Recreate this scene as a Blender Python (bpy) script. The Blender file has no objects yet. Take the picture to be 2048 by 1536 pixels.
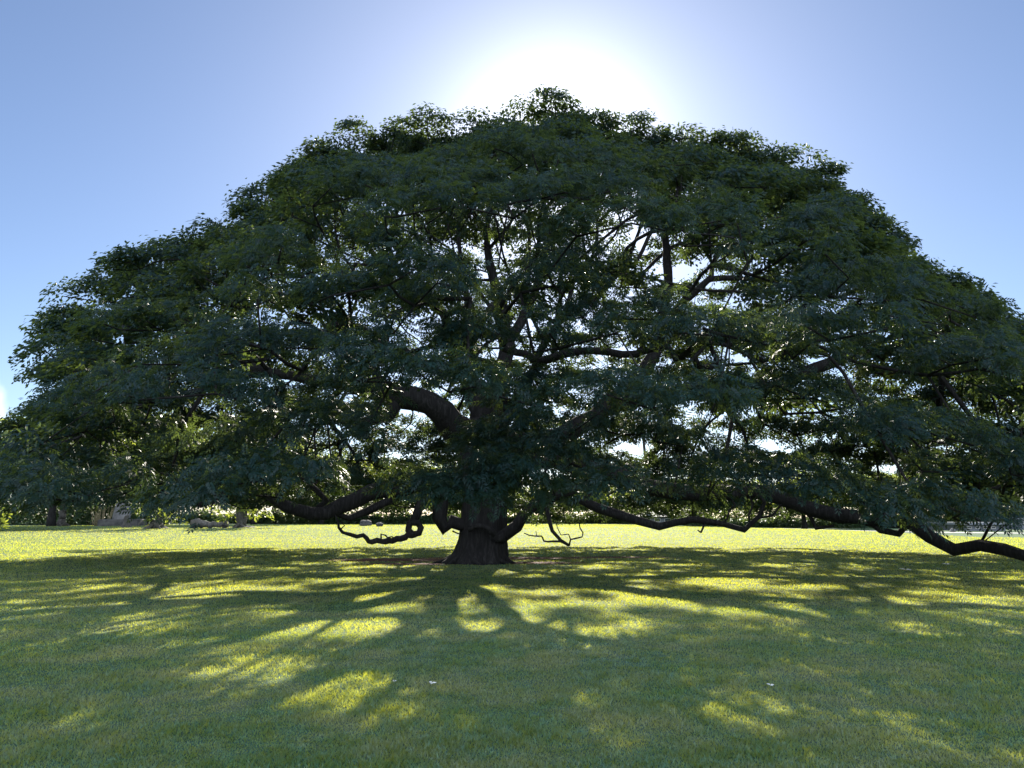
import bpy, math, random
import numpy as np
from mathutils import Vector, Matrix
rng = np.random.default_rng(7)
random.seed(7)
SC = bpy.context.scene
COL = SC.collection
# ------------------------------------------------------------------ camera
F = 1479.0            # focal length in pixels of the 2048 px wide photograph
CAMH = 1.6
HOR = 1035.0
PITCH = math.atan((HOR - 768) / F)
cam = bpy.data.cameras.new('camera')
cam.sensor_width = 36.0
cam.lens = F / 2048 * 36.0
cam.clip_end = 3000
cam.clip_start = 0.1
co = bpy.data.objects.new('camera', cam); COL.objects.link(co)
co.location = (0, 0, CAMH)
co.rotation_euler = (math.pi / 2 + PITCH, 0, 0)
SC.camera = co
# ------------------------------------------------------------------ light
SUN_EL = 27.2
SUN_AZ = 3.6          # to the right of +Y
w = bpy.data.worlds.new("World"); SC.world = w; w.use_nodes = True
nt = w.node_tree; nt.nodes.clear()
N = nt.nodes.new; LK = nt.links.new
wo = N('ShaderNodeOutputWorld'); bg = N('ShaderNodeBackground')
sky = N('ShaderNodeTexSky'); sky.sky_type = 'NISHITA'; sky.sun_disc = False
sky.sun_elevation = math.radians(SUN_EL); sky.sun_rotation = math.radians(SUN_AZ)
sky.altitude = 0; sky.air_density = 0.9; sky.dust_density = 0.25; sky.ozone_density = 4.0
bg.inputs[1].default_value = 0.052
# a small bank of cumulus low on the left, beyond the trees
tc = N('ShaderNodeTexCoord'); nz = N('ShaderNodeTexNoise'); nz.inputs['Scale'].default_value = 9.0; nz.inputs['Detail'].default_value = 6
LK(tc.outputs['Generated'], nz.inputs['Vector'])
dp = N('ShaderNodeVectorMath'); dp.operation = 'DISTANCE'
cd = Vector((-0.74, 0.98, 0.145)).normalized()
dp.inputs[1].default_value = cd
LK(tc.outputs['Generated'], dp.inputs[0])
m1 = N('ShaderNodeMath'); m1.operation = 'MULTIPLY_ADD'; m1.inputs[1].default_value = 0.10; LK(nz.outputs['Fac'], m1.inputs[0]); LK(dp.outputs['Value'], m1.inputs[2])
mr = N('ShaderNodeMapRange'); mr.interpolation_type = 'SMOOTHSTEP'
mr.inputs['From Min'].default_value = 0.070; mr.inputs['From Max'].default_value = 0.098
mr.inputs['To Min'].default_value = 1.0; mr.inputs['To Max'].default_value = 0.0
LK(m1.outputs[0], mr.inputs['Value'])
mx = N('ShaderNodeMix'); mx.data_type = 'RGBA'
mx0 = N('ShaderNodeMix'); mx0.data_type = 'RGBA'; mx0.blend_type = 'ADD'; mx0.inputs[0].default_value = 1.0
LK(mr.outputs[0], mx.inputs['Factor']); hs_ = N('ShaderNodeHueSaturation'); hs_.inputs['Saturation'].default_value = 0.93; LK(sky.outputs[0], hs_.inputs['Color']); tn_ = N('ShaderNodeMix'); tn_.data_type = 'RGBA'; tn_.blend_type = 'MULTIPLY'; tn_.inputs[0].default_value = 1.0; tn_.inputs[7].default_value = (1.0, 0.985, 1.0, 1); LK(hs_.outputs[0], tn_.inputs[6]); LK(tn_.outputs[2], mx0.inputs[6])
# the aureole of bright air round the sun
SD = Vector((math.cos(math.radians(SUN_EL)) * math.sin(math.radians(SUN_AZ)), math.cos(math.radians(SUN_EL)) * math.cos(math.radians(SUN_AZ)), math.sin(math.radians(SUN_EL))))
dsn = N('ShaderNodeVectorMath'); dsn.operation = 'DISTANCE'; dsn.inputs[1].default_value = SD; LK(tc.outputs['Generated'], dsn.inputs[0])
def gauss(rad, amp):
    a_ = N('ShaderNodeMath'); a_.operation = 'DIVIDE'; LK(dsn.outputs['Value'], a_.inputs[0]); a_.inputs[1].default_value = rad
    b_ = N('ShaderNodeMath'); b_.operation = 'MULTIPLY'; LK(a_.outputs[0], b_.inputs[0]); LK(a_.outputs[0], b_.inputs[1])
    c_ = N('ShaderNodeMath'); c_.operation = 'MULTIPLY'; LK(b_.outputs[0], c_.inputs[0]); c_.inputs[1].default_value = -1.0
    d_ = N('ShaderNodeMath'); d_.operation = 'EXPONENT'; LK(c_.outputs[0], d_.inputs[0])
    e_ = N('ShaderNodeMath'); e_.operation = 'MULTIPLY'; LK(d_.outputs[0], e_.inputs[0]); e_.inputs[1].default_value = amp; return e_.outputs[0]
ga = N('ShaderNodeMath'); ga.operation = 'ADD'; LK(gauss(0.108, 6.5), ga.inputs[0]); LK(gauss(0.32, 1.2), ga.inputs[1])
LK(ga.outputs[0], mx0.inputs[7]); LK(mx0.outputs[2], mx.inputs[6]); mx.inputs[7].default_value = (11, 11, 11.5, 1)
# added fill for the shade: broken cloud in the unseen sky behind the viewer
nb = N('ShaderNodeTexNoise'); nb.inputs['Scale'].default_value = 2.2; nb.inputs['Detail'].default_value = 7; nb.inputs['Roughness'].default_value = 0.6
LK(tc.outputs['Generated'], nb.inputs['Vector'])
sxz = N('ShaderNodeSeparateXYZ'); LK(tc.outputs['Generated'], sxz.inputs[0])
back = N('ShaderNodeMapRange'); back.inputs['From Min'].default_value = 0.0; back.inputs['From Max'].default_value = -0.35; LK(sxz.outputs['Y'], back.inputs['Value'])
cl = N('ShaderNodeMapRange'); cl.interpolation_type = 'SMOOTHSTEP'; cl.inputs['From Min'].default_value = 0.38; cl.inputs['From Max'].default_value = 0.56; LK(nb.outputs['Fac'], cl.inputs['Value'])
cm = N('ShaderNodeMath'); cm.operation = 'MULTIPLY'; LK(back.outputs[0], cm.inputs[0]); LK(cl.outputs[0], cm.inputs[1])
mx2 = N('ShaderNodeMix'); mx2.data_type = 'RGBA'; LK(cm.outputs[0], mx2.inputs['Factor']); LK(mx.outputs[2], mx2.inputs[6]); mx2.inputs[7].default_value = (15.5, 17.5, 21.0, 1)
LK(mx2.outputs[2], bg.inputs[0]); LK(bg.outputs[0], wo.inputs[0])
sun = bpy.data.lights.new('sun', 'SUN'); sun.energy = 5.0; sun.angle = math.radians(0.5); sun.color = (1.0, 0.93, 0.8)
so = bpy.data.objects.new('sun', sun); COL.objects.link(so)
ce, se = math.cos(math.radians(SUN_EL)), math.sin(math.radians(SUN_EL))
SUNV = Vector((ce * math.sin(math.radians(SUN_AZ)), ce * math.cos(math.radians(SUN_AZ)), se))
so.rotation_euler = SUNV.to_track_quat('Z', 'Y').to_euler()
so.location = SUNV * 200
vs = SC.view_settings
vs.view_transform = 'Standard'; vs.look = 'None'; vs.gamma = 1.0; vs.exposure = 1.55
SC.cycles.max_bounces = 8; SC.cycles.transmission_bounces = 6; SC.cycles.diffuse_bounces = 4
SC.cycles.sample_clamp_indirect = 6

# ------------------------------------------------------------------ helpers
cp, sp = math.cos(PITCH), math.sin(PITCH)
def at(px, py, Y):
    """world point seen at photograph pixel (px,py) at ground distance Y"""
    xc = (px - 1024) / F; yc = (768 - py) / F
    wy = cp - yc * sp; wz = sp + yc * cp
    t = Y / wy
    return np.array((xc * t, Y, CAMH + wz * t))
def proj(P):
    P = np.atleast_2d(P)
    x, y, z = P[:, 0], P[:, 1], P[:, 2] - CAMH
    d = y * cp + z * sp; u = -y * sp + z * cp
    d = np.maximum(d, 0.05)
    return 1024 + x / d * F, 768 - u / d * F
def ss(t):
    t = np.clip(t, 0, 1); return t * t * (3 - 2 * t)
def ground_z(x, y):
    x = np.asarray(x, float); y = np.asarray(y, float)
    g = ss((y - 40) / 42) * 0.72 * (1 - ss((x - 8) / 40))
    g = g + 0.05 * np.sin(x * 0.11 + 1.3) * np.sin(y * 0.13) * ss((y - 6) / 10)
    return g
def tag(o, label=None, cat=None, group=None, kind=None):
    if label: o['label'] = label
    if cat: o['category'] = cat
    if group: o['group'] = group
    if kind: o['kind'] = kind
    return o
def empty(name, loc):
    o = bpy.data.objects.new(name, None); COL.objects.link(o); o.location = [float(v) for v in loc]; return o
def quads(name, V, mat, parent=None, tri=False, loc=None, smooth=False):
    """V: (n*k,3) vertices, consecutive k form a face"""
    V = np.asarray(V, np.float32)
    if loc is not None: V = V - np.asarray(loc, np.float32)
    k = 3 if tri else 4
    n = len(V) // k
    me = bpy.data.meshes.new(name)
    me.vertices.add(len(V)); me.vertices.foreach_set('co', V.ravel())
    me.loops.add(n * k); me.loops.foreach_set('vertex_index', np.arange(n * k, dtype=np.int32))
    me.polygons.add(n); me.polygons.foreach_set('loop_start', np.arange(0, n * k, k, dtype=np.int32))
    me.update(calc_edges=True)
    me.materials.append(mat)
    o = bpy.data.objects.new(name, me); COL.objects.link(o)
    if parent: o.parent = parent
    return o
class MB:
    """collects welded vertices and faces"""
    def __init__(s): s.v = []; s.f = []
    def tube(s, pts, rad, n=8, rough=0.0, cap=True, flute=0):
        pts = np.asarray(pts, float); rad = np.asarray(rad, float)
        m = len(pts); b = len(s.v)
        T = np.gradient(pts, axis=0); T /= np.linalg.norm(T, axis=1)[:, None] + 1e-9
        u = np.array((1.0, 0, 0)) if abs(T[0, 0]) < 0.8 else np.array((0, 1.0, 0))
        ang = np.arange(n) * 2 * math.pi / n
        for i in range(m):
            u = u - T[i] * u.dot(T[i]); u /= np.linalg.norm(u) + 1e-9
            vv = np.cross(T[i], u)
            r = rad[i] * (1 + rough * rng.uniform(-1, 1, n))
            if flute: r = r * (1 + flute * np.sin(ang * 5 + 1.0) + flute * 0.6 * np.sin(ang * 9 + i * 0.05))
            ring = pts[i] + (np.cos(ang) * r)[:, None] * u + (np.sin(ang) * r)[:, None] * vv
            s.v.extend(ring.tolist())
        for i in range(m - 1):
            for j in range(n):
                a = b + i * n + j; c = b + i * n + (j + 1) % n
                s.f.append((a, c, c + n, a + n))
        if cap:
            s.f.append(tuple(b + (m - 1) * n + j for j in range(n)))
            s.f.append(tuple(b + n - 1 - j for j in range(n)))
    def box(s, x0, x1, y0, y1, z0, z1, jit=0.0):
        b = len(s.v)
        for z in (z0, z1):
            for x, y in ((x0, y0), (x1, y0), (x1, y1), (x0, y1)):
                s.v.append([x + rng.uniform(-jit, jit), y + rng.uniform(-jit, jit), z + rng.uniform(-jit, jit)])
        for f in ((0, 3, 2, 1), (4, 5, 6, 7), (0, 1, 5, 4), (1, 2, 6, 5), (2, 3, 7, 6), (3, 0, 4, 7)):
            s.f.append(tuple(b + i for i in f))
    def build(s, name, mat, parent=None, smooth=True, loc=None, bevel=0, sub=0):
        me = bpy.data.meshes.new(name)
        V = np.asarray(s.v, float)
        if loc is not None: V = V - np.asarray(loc)
        me.from_pydata(V.tolist(), [], s.f); me.update()
        if smooth: me.polygons.foreach_set('use_smooth', [True] * len(me.polygons))
        me.materials.append(mat)
        o = bpy.data.objects.new(name, me); COL.objects.link(o)
        if parent: o.parent = parent
        if bevel:
            md = o.modifiers.new('bevel', 'BEVEL'); md.width = bevel; md.segments = 2
        if sub:
            md = o.modifiers.new('sub', 'SUBSURF'); md.levels = sub; md.render_levels = sub
        return o
def nrm(A): return A / (np.linalg.norm(A, axis=-1, keepdims=True) + 1e-9)
def kites(P, D, Nn, L, W, droop=0.12):
    """leaf shaped quads: base, side, tip, side"""
    D = nrm(D); S = nrm(np.cross(D, Nn)); Nn = np.cross(S, D)
    L = np.asarray(L)[:, None] if np.ndim(L) else L; W = np.asarray(W)[:, None] if np.ndim(W) else W
    V = np.empty((len(P), 4, 3), np.float32)
    V[:, 0] = P
    mid = P + D * L * 0.5
    V[:, 1] = mid + S * W * 0.5 - Nn * L * droop * 0.2
    V[:, 2] = P + D * L - Nn * L * droop
    V[:, 3] = mid - S * W * 0.5 - Nn * L * droop * 0.2
    return V.reshape(-1, 3)

# ------------------------------------------------------------------ materials
def mat(name):
    m = bpy.data.materials.new(name); m.use_nodes = True
    t = m.node_tree; t.nodes.clear()
    return m, t, t.nodes.new, t.links.new
def noise(t, vec, scale, detail=3, rough=0.55):
    n = t.nodes.new('ShaderNodeTexNoise'); n.inputs['Scale'].default_value = scale
    n.inputs['Detail'].default_value = detail; n.inputs['Roughness'].default_value = rough
    t.links.new(vec, n.inputs['Vector']); return n.outputs['Fac']
def ramp(t, fac, stops):
    r = t.nodes.new('ShaderNodeValToRGB'); e = r.color_ramp.elements
    while len(e) < len(stops): e.new(0.5)
    for k, (p, c) in enumerate(stops):
        e[k].position = p; e[k].color = (c[0], c[1], c[2], 1) if len(c) == 3 else c
    t.links.new(fac, r.inputs[0]); return r.outputs[0]
def mixc(t, fac, a, b, mode='MIX'):
    m = t.nodes.new('ShaderNodeMix'); m.data_type = 'RGBA'; m.blend_type = mode
    for s, i in ((fac, 0), (a, 6), (b, 7)):
        if isinstance(s, bpy.types.NodeSocket): t.links.new(s, m.inputs[i])
        elif i == 0: m.inputs[0].default_value = s
        else: m.inputs[i].default_value = (*s, 1)
    return m.outputs[2]
def leaf_mat(name, ca, cb, cc, trans, tcol, rough=0.45, spec=0.5, nscale=0.35):
    m, t, Nn, L = mat(name)
    g = Nn('ShaderNodeNewGeometry'); P = g.outputs['Position']
    big = noise(t, P, nscale, 2); fine = noise(t, P, 3.0, 2)
    c = ramp(t, big, [(0.3, ca), (0.5, cb), (0.7, cc)])
    c2 = mixc(t, fine, c, (c_ * 1.6 for c_ in cb) if False else tuple(x * 1.5 for x in cb), 'MIX')
    mm = t.nodes.new('ShaderNodeMapRange'); mm.inputs['From Min'].default_value = 0.35; mm.inputs['From Max'].default_value = 0.75
    mm.inputs['To Max'].default_value = 0.7; L(fine, mm.inputs['Value'])
    c2 = mixc(t, mm.outputs[0], c, tuple(x * 1.5 for x in cb))
    b = Nn('ShaderNodeBsdfPrincipled'); L(c2, b.inputs['Base Color']); b.inputs['Roughness'].default_value = rough
    b.inputs['Specular IOR Level'].default_value = spec
    tr = Nn('ShaderNodeBsdfTranslucent')
    tcn = mixc(t, fine, tuple(x * 0.7 for x in tcol), tuple(x * 1.25 for x in tcol)); L(tcn, tr.inputs['Color'])
    ms = Nn('ShaderNodeMixShader'); ms.inputs[0].default_value = trans
    o = Nn('ShaderNodeOutputMaterial'); L(b.outputs[0], ms.inputs[1]); L(tr.outputs[0], ms.inputs[2]); L(ms.outputs[0], o.inputs[0])
    return m
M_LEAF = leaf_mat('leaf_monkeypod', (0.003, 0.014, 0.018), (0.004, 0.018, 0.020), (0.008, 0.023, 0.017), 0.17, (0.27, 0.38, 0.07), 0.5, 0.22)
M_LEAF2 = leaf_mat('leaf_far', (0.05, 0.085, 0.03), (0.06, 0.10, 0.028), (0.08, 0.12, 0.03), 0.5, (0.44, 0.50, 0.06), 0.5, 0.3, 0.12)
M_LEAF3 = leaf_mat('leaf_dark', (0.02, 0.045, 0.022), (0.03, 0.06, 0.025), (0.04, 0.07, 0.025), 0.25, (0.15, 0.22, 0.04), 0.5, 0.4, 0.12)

def bark_mat(name, a, b_, c, sc=1.0):
    m, t, Nn, L = mat(name)
    g = Nn('ShaderNodeNewGeometry')
    mp = Nn('ShaderNodeMapping'); mp.inputs['Scale'].default_value = (9 * sc, 9 * sc, 1.3 * sc); L(g.outputs['Position'], mp.inputs[0])
    n1 = noise(t, mp.outputs[0], 1.6, 6, 0.65); n2 = noise(t, g.outputs['Position'], 0.9, 3)
    c1 = ramp(t, n1, [(0.32, a), (0.5, b_), (0.68, c)])
    c2 = mixc(t, n2, c1, tuple(x * 0.55 for x in b_))
    b = Nn('ShaderNodeBsdfPrincipled'); L(c2, b.inputs['Base Color']); b.inputs['Roughness'].default_value = 0.9
    b.inputs['Specular IOR Level'].default_value = 0.2
    bp = Nn('ShaderNodeBump'); bp.inputs['Strength'].default_value = 0.9; bp.inputs['Distance'].default_value = 0.05; L(n1, bp.inputs['Height']); L(bp.outputs[0], b.inputs['Normal'])
    o = Nn('ShaderNodeOutputMaterial'); L(b.outputs[0], o.inputs[0]); return m
M_BARK = bark_mat('bark_dark', (0.010, 0.010, 0.010), (0.024, 0.022, 0.022), (0.065, 0.063, 0.060))
M_BARKG = bark_mat('bark_grey', (0.05, 0.046, 0.043), (0.12, 0.11, 0.10), (0.24, 0.22, 0.20), 0.6)
def plain_mat(name, a, b_, scale=2.0, rough=0.85, bump=0.4):
    m, t, Nn, L = mat(name)
    g = Nn('ShaderNodeNewGeometry'); n1 = noise(t, g.outputs['Position'], scale, 6, 0.6)
    c = ramp(t, n1, [(0.3, a), (0.7, b_)])
    b = Nn('ShaderNodeBsdfPrincipled'); L(c, b.inputs['Base Color']); b.inputs['Roughness'].default_value = rough
    bp = Nn('ShaderNodeBump'); bp.inputs['Strength'].default_value = bump; bp.inputs['Distance'].default_value = 0.05; L(n1, bp.inputs['Height']); L(bp.outputs[0], b.inputs['Normal'])
    o = Nn('ShaderNodeOutputMaterial'); L(b.outputs[0], o.inputs[0]); return m
M_STONE = plain_mat('stone', (0.07, 0.07, 0.075), (0.18, 0.175, 0.17), 1.6)
M_LAVA = plain_mat('lava_rock', (0.03, 0.03, 0.03), (0.09, 0.085, 0.08), 2.5)
M_WALL = plain_mat('wall_plaster', (0.12, 0.13, 0.15), (0.17, 0.18, 0.20), 0.8, 0.9, 0.1)
M_ROOF = plain_mat('roof_sheet', (0.14, 0.15, 0.17), (0.2, 0.21, 0.23), 1.0, 0.7, 0.1)
M_GLASS = plain_mat('window_dark', (0.02, 0.025, 0.03), (0.04, 0.05, 0.06), 1.0, 0.15, 0.0)
M_PATH = plain_mat('path_concrete', (0.42, 0.40, 0.37), (0.55, 0.52, 0.48), 0.7, 0.9, 0.1)
M_CANE = plain_mat('cane', (0.16, 0.13, 0.07), (0.30, 0.25, 0.14), 5.0)
M_PETAL = plain_mat('dry_petal', (0.6, 0.58, 0.5), (0.8, 0.78, 0.7), 30.0, 0.6, 0.0)

# ellipses of bare red-brown soil round the trunk: (x, y, rx, ry)
TX, TY = -1.12, 27.2
SOIL = [(TX - 3.0, TY + 2.2, 3.6, 1.5), (TX - 2.2, TY - 0.4, 2.6, 0.7), (TX + 1.8, TY + 0.3, 2.3, 1.0), (TX + 1.0, TY + 3.8, 4.0, 1.3), (TX + 5.6, TY + 4.5, 2.6, 0.8)]
def soil_mask(x, y):
    d = np.full(np.shape(x), 9.0)
    for (a, b, rx, ry) in SOIL: d = np.minimum(d, np.hypot((x - a) / rx, (y - b) / ry))
    return d
def grass_color(t, P, blade):
    L = t.links.new
    n_big = noise(t, P, 0.16, 3, 0.6); n_mid = noise(t, P, 0.9, 4, 0.65); n_fine = noise(t, P, 22.0, 3, 0.7)
    green = (0.050, 0.155, 0.130); lush = (0.036, 0.145, 0.082); straw = (0.175, 0.210, 0.175); blue = (0.076, 0.175, 0.185)
    c = mixc(t, ramp(t, n_big, [(0.38, (0, 0, 0)), (0.62, (1, 1, 1))]), green, blue)
    n_tuft = noise(t, P, 4.5, 4, 0.7)
    c = mixc(t, ramp(t, n_tuft, [(0.42, (0.75, 0.75, 0.75)), (0.55, (0, 0, 0))]), c, tuple(v * 0.55 for v in lush))
    c = mixc(t, ramp(t, n_mid, [(0.47, (0, 0, 0)), (0.62, (0.85, 0.85, 0.85))]), c, straw)
    c = mixc(t, ramp(t, n_mid, [(0.30, (0.8, 0.8, 0.8)), (0.42, (0, 0, 0))]), c, lush)
    c = mixc(t, ramp(t, n_fine, [(0.52, (0, 0, 0)), (0.75, (0.8, 0.8, 0.8))]), c, (0.27, 0.29, 0.20))
    return c
def build_blade_mat():
    m, t, Nn, L = mat('grass_blade')
    g = Nn('ShaderNodeNewGeometry'); P = g.outputs['Position']
    c = grass_color(t, P, True)
    rv = ramp(t, g.outputs['Random Per Island'], [(0.0, (0.55, 0.55, 0.6)), (0.5, (1, 1, 1)), (1.0, (1.6, 1.5, 1.35))]); c = mixc(t, 1.0, c, rv, 'MULTIPLY')
    b = Nn('ShaderNodeBsdfPrincipled'); L(c, b.inputs['Base Color']); b.inputs['Roughness'].default_value = 0.6; b.inputs['Specular IOR Level'].default_value = 0.15
    tr = Nn('ShaderNodeBsdfTranslucent')
    mp_ = Nn('ShaderNodeMapping'); mp_.inputs['Scale'].default_value = (0.035, 0.42, 1); L(P, mp_.inputs[0])
    tcol = mixc(t, noise(t, P, 0.4, 3), (0.58, 0.66, 0.02), (0.76, 0.75, 0.06))
    tcol = mixc(t, ramp(t, noise(t, mp_.outputs[0], 1.0, 3), [(0.4, (0, 0, 0)), (0.62, (1, 1, 1))]), tcol, (0.82, 0.80, 0.06)); L(tcol, tr.inputs['Color'])
    ms = Nn('ShaderNodeMixShader'); ms.inputs[0].default_value = 0.44
    o = Nn('ShaderNodeOutputMaterial'); L(b.outputs[0], ms.inputs[1]); L(tr.outputs[0], ms.inputs[2]); L(ms.outputs[0], o.inputs[0]); return m
def build_ground_mat():
    m, t, Nn, L = mat('lawn')
    g = Nn('ShaderNodeNewGeometry'); P = g.outputs['Position']
    c = grass_color(t, P, False)
    c = mixc(t, 0.40, c, mixc(t, noise(t, P, 0.5, 4), (0.12, 0.17, 0.03), (0.17, 0.18, 0.05)))
    c = mixc(t, 1.0, c, (0.62, 0.66, 0.60), 'MULTIPLY')
    sx = Nn('ShaderNodeSeparateXYZ'); L(P, sx.inputs[0])
    dmin = None
    for (a, b_, rx, ry) in SOIL:
        d = Nn('ShaderNodeVectorMath'); d.operation = 'SUBTRACT'; L(P, d.inputs[0]); d.inputs[1].default_value = (a, b_, 0)
        s = Nn('ShaderNodeVectorMath'); s.operation = 'MULTIPLY'; L(d.outputs[0], s.inputs[0]); s.inputs[1].default_value = (1 / rx, 1 / ry, 0)
        l = Nn('ShaderNodeVectorMath'); l.operation = 'LENGTH'; L(s.outputs[0], l.inputs[0])
        if dmin is None: dmin = l.outputs['Value']
        else:
            q = Nn('ShaderNodeMath'); q.operation = 'MINIMUM'; L(dmin, q.inputs[0]); L(l.outputs['Value'], q.inputs[1]); dmin = q.outputs[0]
    ad = Nn('ShaderNodeMath'); ad.operation = 'MULTIPLY_ADD'; L(noise(t, P, 1.2, 5), ad.inputs[0]); ad.inputs[1].default_value = 1.2; L(dmin, ad.inputs[2])
    mk = Nn('ShaderNodeMapRange'); L(ad.outputs[0], mk.inputs['Value']); mk.inputs['From Min'].default_value = 1.35; mk.inputs['From Max'].default_value = 1.7
    mk.inputs['To Min'].default_value = 1; mk.inputs['To Max'].default_value = 0
    soil = ramp(t, noise(t, P, 5.0, 5), [(0.3, (0.07, 0.035, 0.025)), (0.7, (0.17, 0.09, 0.065))])
    c = mixc(t, mk.outputs[0], c, soil)
    b = Nn('ShaderNodeBsdfPrincipled'); L(c, b.inputs['Base Color']); b.inputs['Roughness'].default_value = 0.9; b.inputs['Specular IOR Level'].default_value = 0.1
    bp = Nn('ShaderNodeBump'); bp.inputs['Strength'].default_value = 0.6; bp.inputs['Distance'].default_value = 0.04; L(noise(t, P, 9.0, 6, 0.7), bp.inputs['Height']); L(bp.outputs[0], b.inputs['Normal'])
    o = Nn('ShaderNodeOutputMaterial'); L(b.outputs[0], o.inputs[0]); return m
M_BLADE = build_blade_mat(); M_LAWN = build_ground_mat()

# ------------------------------------------------------------------ ground
def build_ground():
    xs = np.concatenate([[-1500, -600, -250], np.arange(-120, 121, 2.5), [250, 600, 1500]])
    ys = np.concatenate([[-600, -120, -40], np.arange(-10, 131, 2.5), [250, 600, 2000]])
    X, Y = np.meshgrid(xs, ys); Z = ground_z(X, Y)
    V = np.stack([X, Y, Z], -1).reshape(-1, 3); nx = len(xs); f = []
    for j in range(len(ys) - 1):
        for i in range(nx - 1):
            a = j * nx + i; f.append((a, a + 1, a + nx + 1, a + nx))
    me = bpy.data.meshes.new('ground'); me.from_pydata(V.tolist(), [], f); me.polygons.foreach_set('use_smooth', [True] * len(f)); me.materials.append(M_LAWN)
    o = bpy.data.objects.new('ground', me); COL.objects.link(o); tag(o, kind='structure')
    o['label'] = 'mown lawn running from the foreground to the far trees'
build_ground()
def build_grass(n=1150000):
    r = 2.6 * np.exp(rng.uniform(0, math.log(100 / 2.6), n)); a = rng.uniform(-0.74, 0.74, n)
    m_ = 420000
    r = np.concatenate([r, 1.2 * np.exp(rng.uniform(0, math.log(26 / 1.2), m_))]); a = np.concatenate([a, rng.uniform(0.74, 1.5, m_) * rng.choice([-1, 1], m_)])
    n = len(r)
    x = r * np.sin(a) ; y = r * np.cos(a)
    keep = soil_mask(x, y) > rng.uniform(0.55, 1.25, n)
    keep &= np.hypot(x - TX, y - TY) > 1.0
    keep &= ~((x > 38) & (y > 62 - (x - 38) * 0.1))
    x, y, r = x[keep], y[keep], r[keep]; n = len(x)
    z = ground_z(x, y)
    tuft = (0.75 + 0.5 * np.sin(x * 7.1 + 1.5 * np.sin(y * 5.3)) * np.sin(y * 6.3 + 2 * np.sin(x * 4.1))) * 0.5 + 0.45 + 0.25 * np.sin(x * 2.3 + np.sin(y * 1.7) * 2) * np.sin(y * 2.9 + 1)
    wdt = np.maximum(0.007, 0.0008 * r) * rng.uniform(0.7, 1.3, n)
    hgt = (0.042 + 0.0002 * r) * rng.uniform(0.5, 1.35, n) * tuft
    ph = rng.uniform(0, 2 * math.pi, n); tl = rng.uniform(0.15, 1.1, n)
    D = np.stack([np.cos(ph) * tl, np.sin(ph) * tl, np.ones(n)], 1)
    q = ph + rng.uniform(-0.8, 0.8, n)
    Nn = np.stack([np.cos(q), np.sin(q), np.full(n, 0.05)], 1)
    V = kites(np.stack([x, y, z - 0.003], 1), D, Nn, hgt, wdt, droop=-0.15)
    o = quads('grass', V, M_BLADE); tag(o, 'short mown grass covering the lawn', 'grass', kind='stuff')
build_grass()

# ------------------------------------------------------------------ the great tree
# outline of the crown in the photograph (the height the crown reaches on each side)
OUT = np.array([(-600, 1010), (-150, 925), (0, 860), (45, 825), (85, 790), (115, 750), (125, 670), (135, 625), (200, 550), (300, 470), (400, 436), (475, 425), (492, 385), (560, 325), (600, 285), (670, 243), (780, 236), (880, 231), (980, 222), (1012, 200),
    (1080, 188), (1150, 194), (1205, 212), (1290, 234), (1380, 250), (1460, 252), (1560, 280), (1650, 318), (1720, 372), (1800, 450), (1850, 500), (1900, 525), (1990, 570), (2048, 620), (2200, 735), (2600, 960)], float)
CX, CY = 0.6, 27.6
def Rth(th):
    """crown radius by compass angle about (CX,CY); th measured from +X"""
    c, s = np.cos(th), np.sin(th)
    rx = np.where(c > 0, 24.5, 21.0); ry = np.where(s > 0, 17.5, 17.0)
    return 1 / np.sqrt((c / rx) ** 2 + (s / ry) ** 2)
def Hmax(x, y):
    """crown top height"""
    dx, dy = x - CX, y - CY; r = np.hypot(dx, dy); th = np.arctan2(dy, dx); q = r / Rth(th)
    h = 21.5 * np.clip(1 - np.clip(q, 0, 1) ** 2.1, 0, 1) ** 0.62 + 1.5
    # limit by the silhouette of the real crown
    px = 1024 + x / (y * cp + (h - CAMH) * sp) * F
    for _ in range(2):
        py = np.interp(px, OUT[:, 0], OUT[:, 1]); yc = (768 - py) / F
        zl = CAMH + y * (sp + yc * cp) / (cp - yc * sp)
        px = 1024 + x / (y * cp + (np.minimum(h, zl) - CAMH) * sp) * F
    lump = 0.45 * (np.sin(x * 1.9 + y * 0.8) * np.sin(y * 1.6 - x * 0.7 + 2)) + 0.35 * np.sin(x * 0.83 + 1.0) * np.sin(y * 0.9)
    return np.minimum(h, zl - 0.30 - 0.5 * np.abs(lump)) - 0.2 * lump
def surf_normal(x, y):
    e = 0.6
    gx = (Hmax(x + e, y) - Hmax(x - e, y)) / (2 * e); gy = (Hmax(x, y + e) - Hmax(x, y - e)) / (2 * e)
    n = np.array((-gx, -gy, 1.0)); n /= np.linalg.norm(n); return n
# openings in the front of the crown (photograph px, py, rx, ry)
GAPS = [(900, 755, 55, 38), (340, 725, 60, 28), (1345, 490, 50, 22), (1000, 555, 80, 25), (1000, 680, 60, 45), (1250, 885, 60, 28), (600, 640, 60, 30), (1510, 600, 35, 25),
        (1090, 400, 30, 40), (800, 680, 70, 25), (1380, 805, 40, 14), (740, 870, 110, 35), (660, 925, 100, 30), (400, 820, 90, 30), (900, 960, 60, 30), (1600, 860, 90, 20), (1600, 740, 60, 25), (1750, 640, 50, 20),
        (730, 1020, 110, 22), (560, 545, 70, 18), (850, 425, 90, 16), (1240, 440, 90, 30), (560, 400, 60, 14), (1180, 720, 60, 30), (1270, 690, 50, 20),(760,820,60,30)]
def gap_amount(P):
    px, py = proj(P); g = np.zeros(len(px))
    for (a, b, rx, ry) in GAPS:
        d = np.hypot((px - a) / rx, (py - b) / ry); g = np.maximum(g, 1 - ss((d - 0.75) / 0.5))
    return g
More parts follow.
